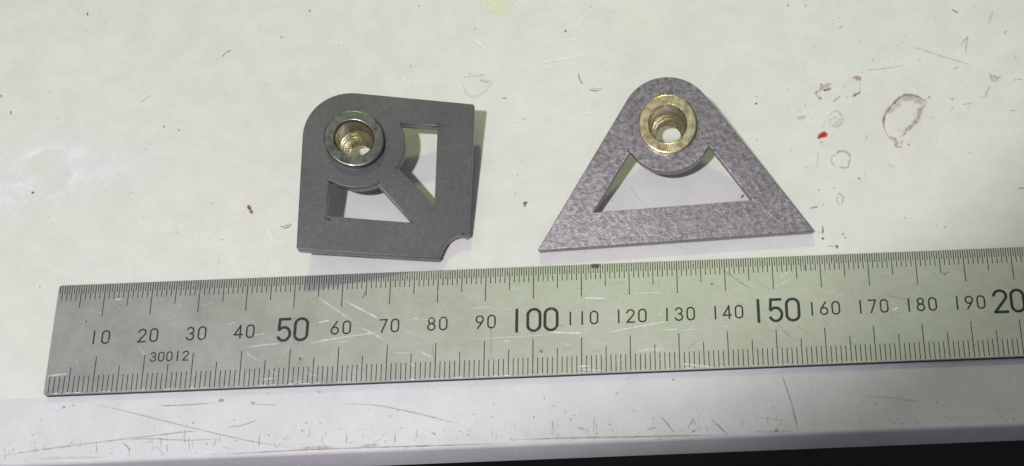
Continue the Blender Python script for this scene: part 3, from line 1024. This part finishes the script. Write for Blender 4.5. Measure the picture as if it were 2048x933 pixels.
def rivet_nut(parent, x, y, ztop, length, t, mat):
    """flanged threaded insert: ztop is the plate face, the barrel runs below it"""
    fz, zb = 1.2, 1.2 - length
    root = link('rivet_nut', lathe([(3.75, fz - .55), (3.78, fz - .40), (4.02, fz - .06), (4.15, fz), (5.75, fz), (5.92, fz - .06), (6.05, fz - .25),
                                   (6.05, .16), (5.96, .02), (4.45, .01)]), mat, parent, True)
    root.data.set_sharp_from_angle(angle=math.radians(18))
    root.location = Vector((x, y, ztop)) * K
    b = lathe([(3.75, fz - .55), (3.75, -3.0), (3.68, -3.4), (3.3, -3.85), (3.12, -4.05), (3.02, -4.3)])
    o = link('bore', b, BORE, root, True)
    pr, z = [(3.02, -4.3)], -4.3
    while z > zb + .9:
        pr += [(3.05, z - .12), (2.68, z - .45), (2.66, z - .55), (3.03, z - .88)]
        z -= 1.0
    pr += [(2.75, zb + .35), (3.0, zb), (4.35, zb), (4.5, zb + .15), (4.5, -6.4), (4.9, -5.7), (5.4, -4.8), (5.5, -4.1), (5.2, -3.2), (4.6, -t - .05), (4.45, -t - .02), (4.45, .01)]
    o = link('barrel', lathe(pr), BORE, root, True)
    o.data.set_sharp_from_angle(angle=math.radians(50))
    return root


def burr(parent, x, y, z, r, mat):
    bm = bmesh.new()
    bmesh.ops.create_icosphere(bm, subdivisions=1, radius=r * K)
    for v in bm.verts:
        v.co *= rng.uniform(.6, 1.3)
        v.co.z *= .55
    me = bpy.data.meshes.new('mesh')
    bm.to_mesh(me)
    bm.free()
    o = link('burr', me, mat, parent, True)
    o.location = Vector((x, y, z)) * K
    return o


def place(root, m3, loc):
    root.matrix_world = Matrix.Translation(Vector(loc) * K) @ m3.to_4x4()


T = 2.3
# --- square bracket: local origin at its notched corner, top face at z = 0
AL, S, RN = 0.25, 34.5, 10.43
sq = empty('square_bracket', (0, 0, 0), 'dark grey square steel bracket with one rounded corner, one notched corner and two windows', 'bracket', 'cut steel brackets with threaded inserts')
nx_, ny_ = -S + RN, S - RN
notch = [(-6.1, .0), (-5.75, 1.1), (-5.35, 2.35), (-4.75, 3.6), (-3.9, 4.65), (-2.8, 5.35), (-1.6, 5.65), (-1.1, 5.62), (-.55, 5.35), (0, 5.7)]
outer = [(-S + .35, 0), *notch, (0, S - .4), (-.12, S - .12), (-.4, S)] + carc(nx_, ny_, RN, 90, 180, 28) + [(-S, .35), (-S + .1, .1)]


def window_right():
    hub = []
    for i in range(17):
        a = math.radians(-29 + (28.5 + 29) * i / 16)
        hub.append((nx_ + 10.1 * math.cos(a), ny_ + 10.1 * math.sin(a)))
    return [(-7.4, 11.65), (-7.4, 20), (-7.45, 28.8), (-7.65, 28.95)] + hub[::-1]


wr = window_right()
wlft = [(-y, -x) for x, y in wr][::-1]
hole_s = carc(nx_, ny_, 4.45, 0, 355, 47)
outline_plate('plate', [outer, wr, wlft, hole_s], T, DARK_PLATE, sq, -T / 2)
zc = None
m_tilt = Matrix.Rotation(AL, 3, Vector((1, 1, 0)).normalized())
m_sq = Matrix.Rotation(-0.040, 3, 'Z') @ m_tilt
z_sq = T * math.cos(AL) - 3.2 * math.sqrt(2) * math.sin(AL)
zn = z_sq + (m_sq @ Vector((nx_, ny_, 1.2))).z
len_s = (zn - 4.4 * math.sin(AL)) / math.cos(AL)
place(sq, m_sq, (86.243, 26.79, z_sq))
rivet_nut(sq, nx_, ny_, 0.0, len_s, T, OLIVE)
for x, y, z, r in ((-15.1, 29.0, -.05, .36), (-7.2, 29.2, -.02, .42), (-6.8, 29.1, 0, .3), (-8.2, 29.0, -.25, .35), (-15.5, 18.9, -.02, .35), (-29.0, 15.1, -.1, .35), (-19.2, 15.3, -.05, .42), (-20.0, 15.2, -.1, .3),
                   (-29.2, 7.0, -.05, .42), (-28.7, 6.8, 0, .32), (-28.3, 6.5, .02, .28), (-11.8, 7.2, -.05, .28), (-.9, 5.75, -.05, .35), (-1.6, 5.75, -.05, .3), (-6.2, .25, -.05, .3)):
    burr(sq, x, y, z, r, DARK_PLATE)

# --- triangular bracket: local origin at the middle of its base, underside at z = 0
AT, HB, NH, RT2 = 0.32, 29.12, 23.82, 10.0
tri = empty('triangular_bracket', (0, 0, 0), 'grey triangular steel bracket with a rounded top and one large opening', 'bracket', 'cut steel brackets with threaded inserts')
dist = math.hypot(HB, NH)
phi = math.atan2(NH, -HB) + 0.0
# tangent from the base corner (HB, 0) to the hub circle
ang_c = math.atan2(NH, -HB)
off = math.asin(RT2 / dist)
ang_t = ang_c - off
tl = math.sqrt(dist * dist - RT2 * RT2)
tpx, tpy = HB + tl * math.cos(ang_t), tl * math.sin(ang_t)
a_t = math.degrees(math.atan2(tpy - NH, tpx))
outer = [(-HB + .25, 0), (HB - .25, 0), (HB - .05, .15)] + carc(0, NH, RT2, a_t, 180 - a_t, 40) + [(-HB + .05, .15)]
ux, uy = math.cos(ang_t), math.sin(ang_t)
bw = 5.85
px_, py_ = HB - uy * bw, ux * bw            # a point on the inner edge line
px_, py_ = HB + (-uy) * bw, 0 + ux * bw
yb = 7.2
s0 = (yb - py_) / uy
ibx = px_ + s0 * ux
# where the inner edge meets the hub arc
HR = 9.5
best = None
for i in range(4000):
    s = s0 + i * .01
    x, y = px_ + s * ux, py_ + s * uy
    if math.hypot(x, y - NH) <= HR:
        best = (x, y)
        break
ah = math.degrees(math.atan2(best[1] - NH, best[0]))
inner = [(-ibx, yb - .1), (ibx - .3, yb + .12)] + [best] + carc(0, NH, HR, ah, -180 - ah, 26)[1:-1] + [(-best[0], best[1])]
hole_t = carc(0, NH, 4.45, 0, 355, 47)
outline_plate('plate', [outer, inner, hole_t], T, PLATE, tri, T / 2)
m_tr = Matrix.Rotation(0.034, 3, 'Z') @ Matrix.Rotation(AT, 3, 'X')
place(tri, m_tr, (130.093, 29.627, 0.0))
zn = (m_tr @ Vector((0, NH, T + 1.2))).z
len_t = (zn - 4.4 * math.sin(AT)) / math.cos(AT)
rivet_nut(tri, 0, NH, T, len_t, T, GOLD)
for x, y, r in ((-best[0] - .25, best[1] + .2, .4), (-best[0] - .5, best[1] - .2, .25), (best[0] + .1, best[1] + .35, .35), (best[0] + 1.0, best[1] - 1.1, .3), (-ibx, yb, .25), (ibx + .2, yb + .6, .22), (15.6, 1.0, .25), (18.2, .6, .2)):
    burr(tri, x, y, T - .05, r, PLATE)
print('nut lengths', len_s, len_t)
